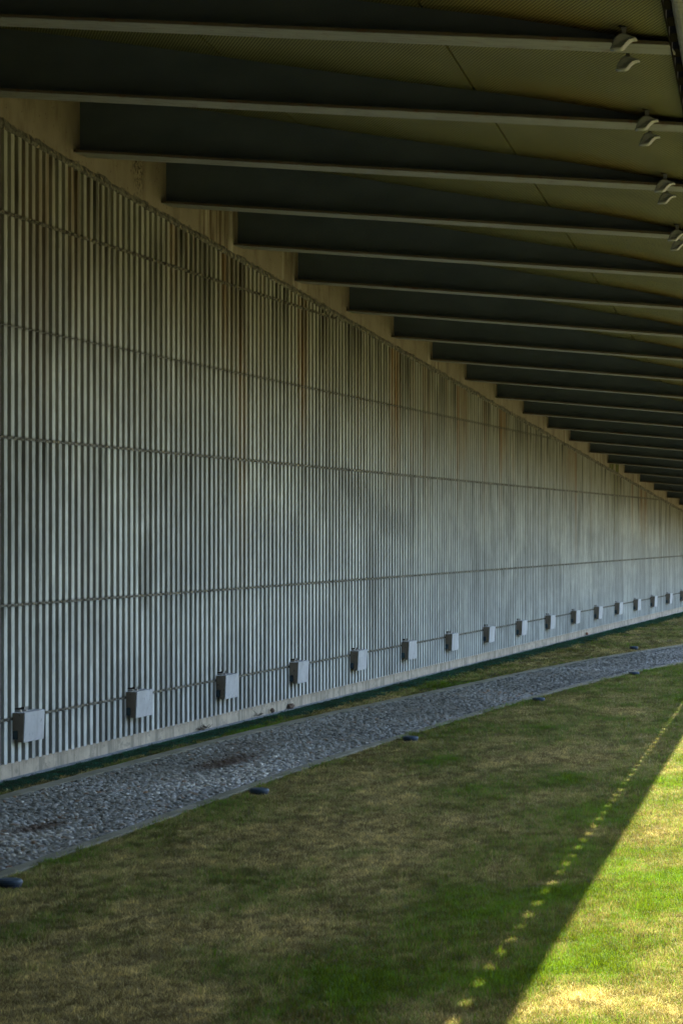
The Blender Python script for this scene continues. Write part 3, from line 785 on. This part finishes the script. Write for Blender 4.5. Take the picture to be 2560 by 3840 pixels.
def green_map(x, y):
    g = fbm(x, y/2.4, .95, 61)*.45 + fbm(x, y/2.6, .30, 71)*.33 + fbm(x, y/2, .10, 81)*.22
    g = (g-.5)*3.1 + .29
    B = [(1900, 3390, .55, .7, .8), (2219, 2944, .5, .7, .9), (2015, 3213, .45, .6, .6), (2464, 3400, .5, .6, .7), (2300, 3560, .35, .5, .5), (1400, 3700, .8, .6, .5),
         (1484, 3130, -.5, .8, 1.1), (2178, 3768, -.55, .45, .35), (2055, 3330, -.35, .3, .4), (2505, 3150, -.4, .5, .5), (700, 3100, -.3, .8, 1.2), (900, 3500, -.4, .8, .8), (300, 3700, -.3, .9, .8), (2000, 2850, -.25, .9, 2.0), (1350, 3350, -.4, .8, .8)]
    for px, py, a, rx, ry in B:
        Z = 9067*2.29/(py-1996); Xc = (px-1280)/9067*Z
        cy = Xc*math.sin(TH)+Z*math.cos(TH); cx = CAM.x+Xc*math.cos(TH)-Z*math.sin(TH)
        g = g + a*blob(x, y, cx, cy, rx, ry)
    # lusher along the kerbs and near the turf
    g = g + .45*np.exp(-np.clip(x-near_out(y), 0, 9)/.13)*(vn(x, y, 1.6, 12) > .35)
    e = x-6.28+.083*(y-17.1)                # out in the sun the grass is greener
    g = g + .34*np.exp(-np.clip(-e-.1, 0, 9)/.75)
    return np.clip(g, -.1, 1.1)
def lawn_points(n0, ymin, ymax, xlo, xhi, keepf, scale):
    Y = ymin + (ymax-ymin)*rng.random(n0); lo = xlo(Y); hi = xhi(Y)
    w = hi-lo; X = lo + w*rng.random(n0)
    ok = rng.random(n0) < w/np.max(w); X, Y = X[ok], Y[ok]
    cx, cz = cam_xz(X, Y)
    inside = np.abs(cx/cz) < .141*1.12+.5/cz
    p = keepf(cz) * np.where(inside, 1.0, .12)
    ok = (rng.random(len(X)) < p) & (cz > 8.5)
    return X[ok], Y[ok], cz[ok]
def make_grass(name, X, Y, cz, lab, hs=1.0, grn=None, coll=gv, ni=8, cat='grass'):
    n = len(X); g = green_map(X, Y) if grn is None else grn
    rr = rng.random(n)
    k = np.clip(cz/17, 1, 2.6)                       # fewer but broader tufts far off
    hh = hs*(.75+.5*rng.random(n))*(.78+.35*np.clip(g, 0, 1))*np.where(rng.random(n) < .022, 1.75, 1.0)
    scl = np.stack([k*.95, k*.95, hh], 1)
    rot = np.stack([rng.normal(0, .10, n), rng.normal(0, .10, n), rng.random(n)*6.28], 1)
    idx = np.where(rng.random(n) < .35+.35*np.clip(.5-g, 0, 1), rng.integers(5, 8, n), rng.integers(0, 5, n)) if ni == 8 else rng.integers(0, ni, n)
    pos = np.stack([X, Y, gz(X, Y)+.001], 1)
    return scatter(name, pos, rot, scl, idx, dict(rnd=rr, green=g, tone=np.clip(.5+(fbm(X, Y/2.2, .055, 33)-.5)*1.9+(fbm(X, Y/2, .3, 35)-.5)*.9+(rng.random(n)-.5)*1.1, 0, 1)), coll, lab, cat)
dens = lambda cz: np.clip((15.5/cz)**2.0, .03, 1)
X, Y, cz = lawn_points(1500000, 6.5, 75, lambda y: near_out(y)-.045+.09*vn(y, 3, .35, 66)*vn(y, 8, 1.9, 67), lambda y: np.maximum(11.0+0*y, near_out(y)+.3), dens, 1)
print('lawn tufts', len(X))
make_grass('lawn_grass', X, Y, cz, 'short half dry lawn in front of the pebble path, green and straw patches')
X, Y, cz = lawn_points(150000, 10, 76, lambda y: turf_edge(y)+.01, lambda y: np.minimum(far_out(y)+.05-.07*vn(y, 3, .35, 68), 7.0), lambda c: np.clip((19/c)**1.7, .05, 1), 1)
print('strip tufts', len(X))
gst = np.clip(.22+(fbm(X, Y, 1.0, 91)-.5)*1.8 + .75*blob(X, Y, .5, 26.6, .4, 2.6)+.5*blob(X, Y, 1.0, 35, .35, 2.0), -.1, 1)
make_grass('wall_side_grass', X, Y, cz, 'brownish grass between the wall and the pebble path', .95, gst)

# --- artificial turf fibres
MT = mat_blade('artificial_turf_fibres', (.005, .050, .030), (.010, .085, .048), (.006, .045, .03), (.012, .07, .04), .1)
tv = variants('turf_tuft', [tuft(26, .022, .018, .9, .0035, 90+k, MT) for k in range(4)])
n0 = 60000
Y = 12 + 66*rng.random(n0)**1.3; X = .112 + (turf_edge(Y)+.03-.112)*rng.random(n0)
cx_, cz_ = cam_xz(X, Y); ok = (np.abs(cx_/cz_) < .17) ; X, Y, cz = X[ok], Y[ok], cz_[ok]; n = len(X)
make_grass('artificial_turf', X, Y, cz, 'dark green artificial turf fibres along the foot of the wall', 1.0, np.ones(n), tv, 4, 'artificial turf')
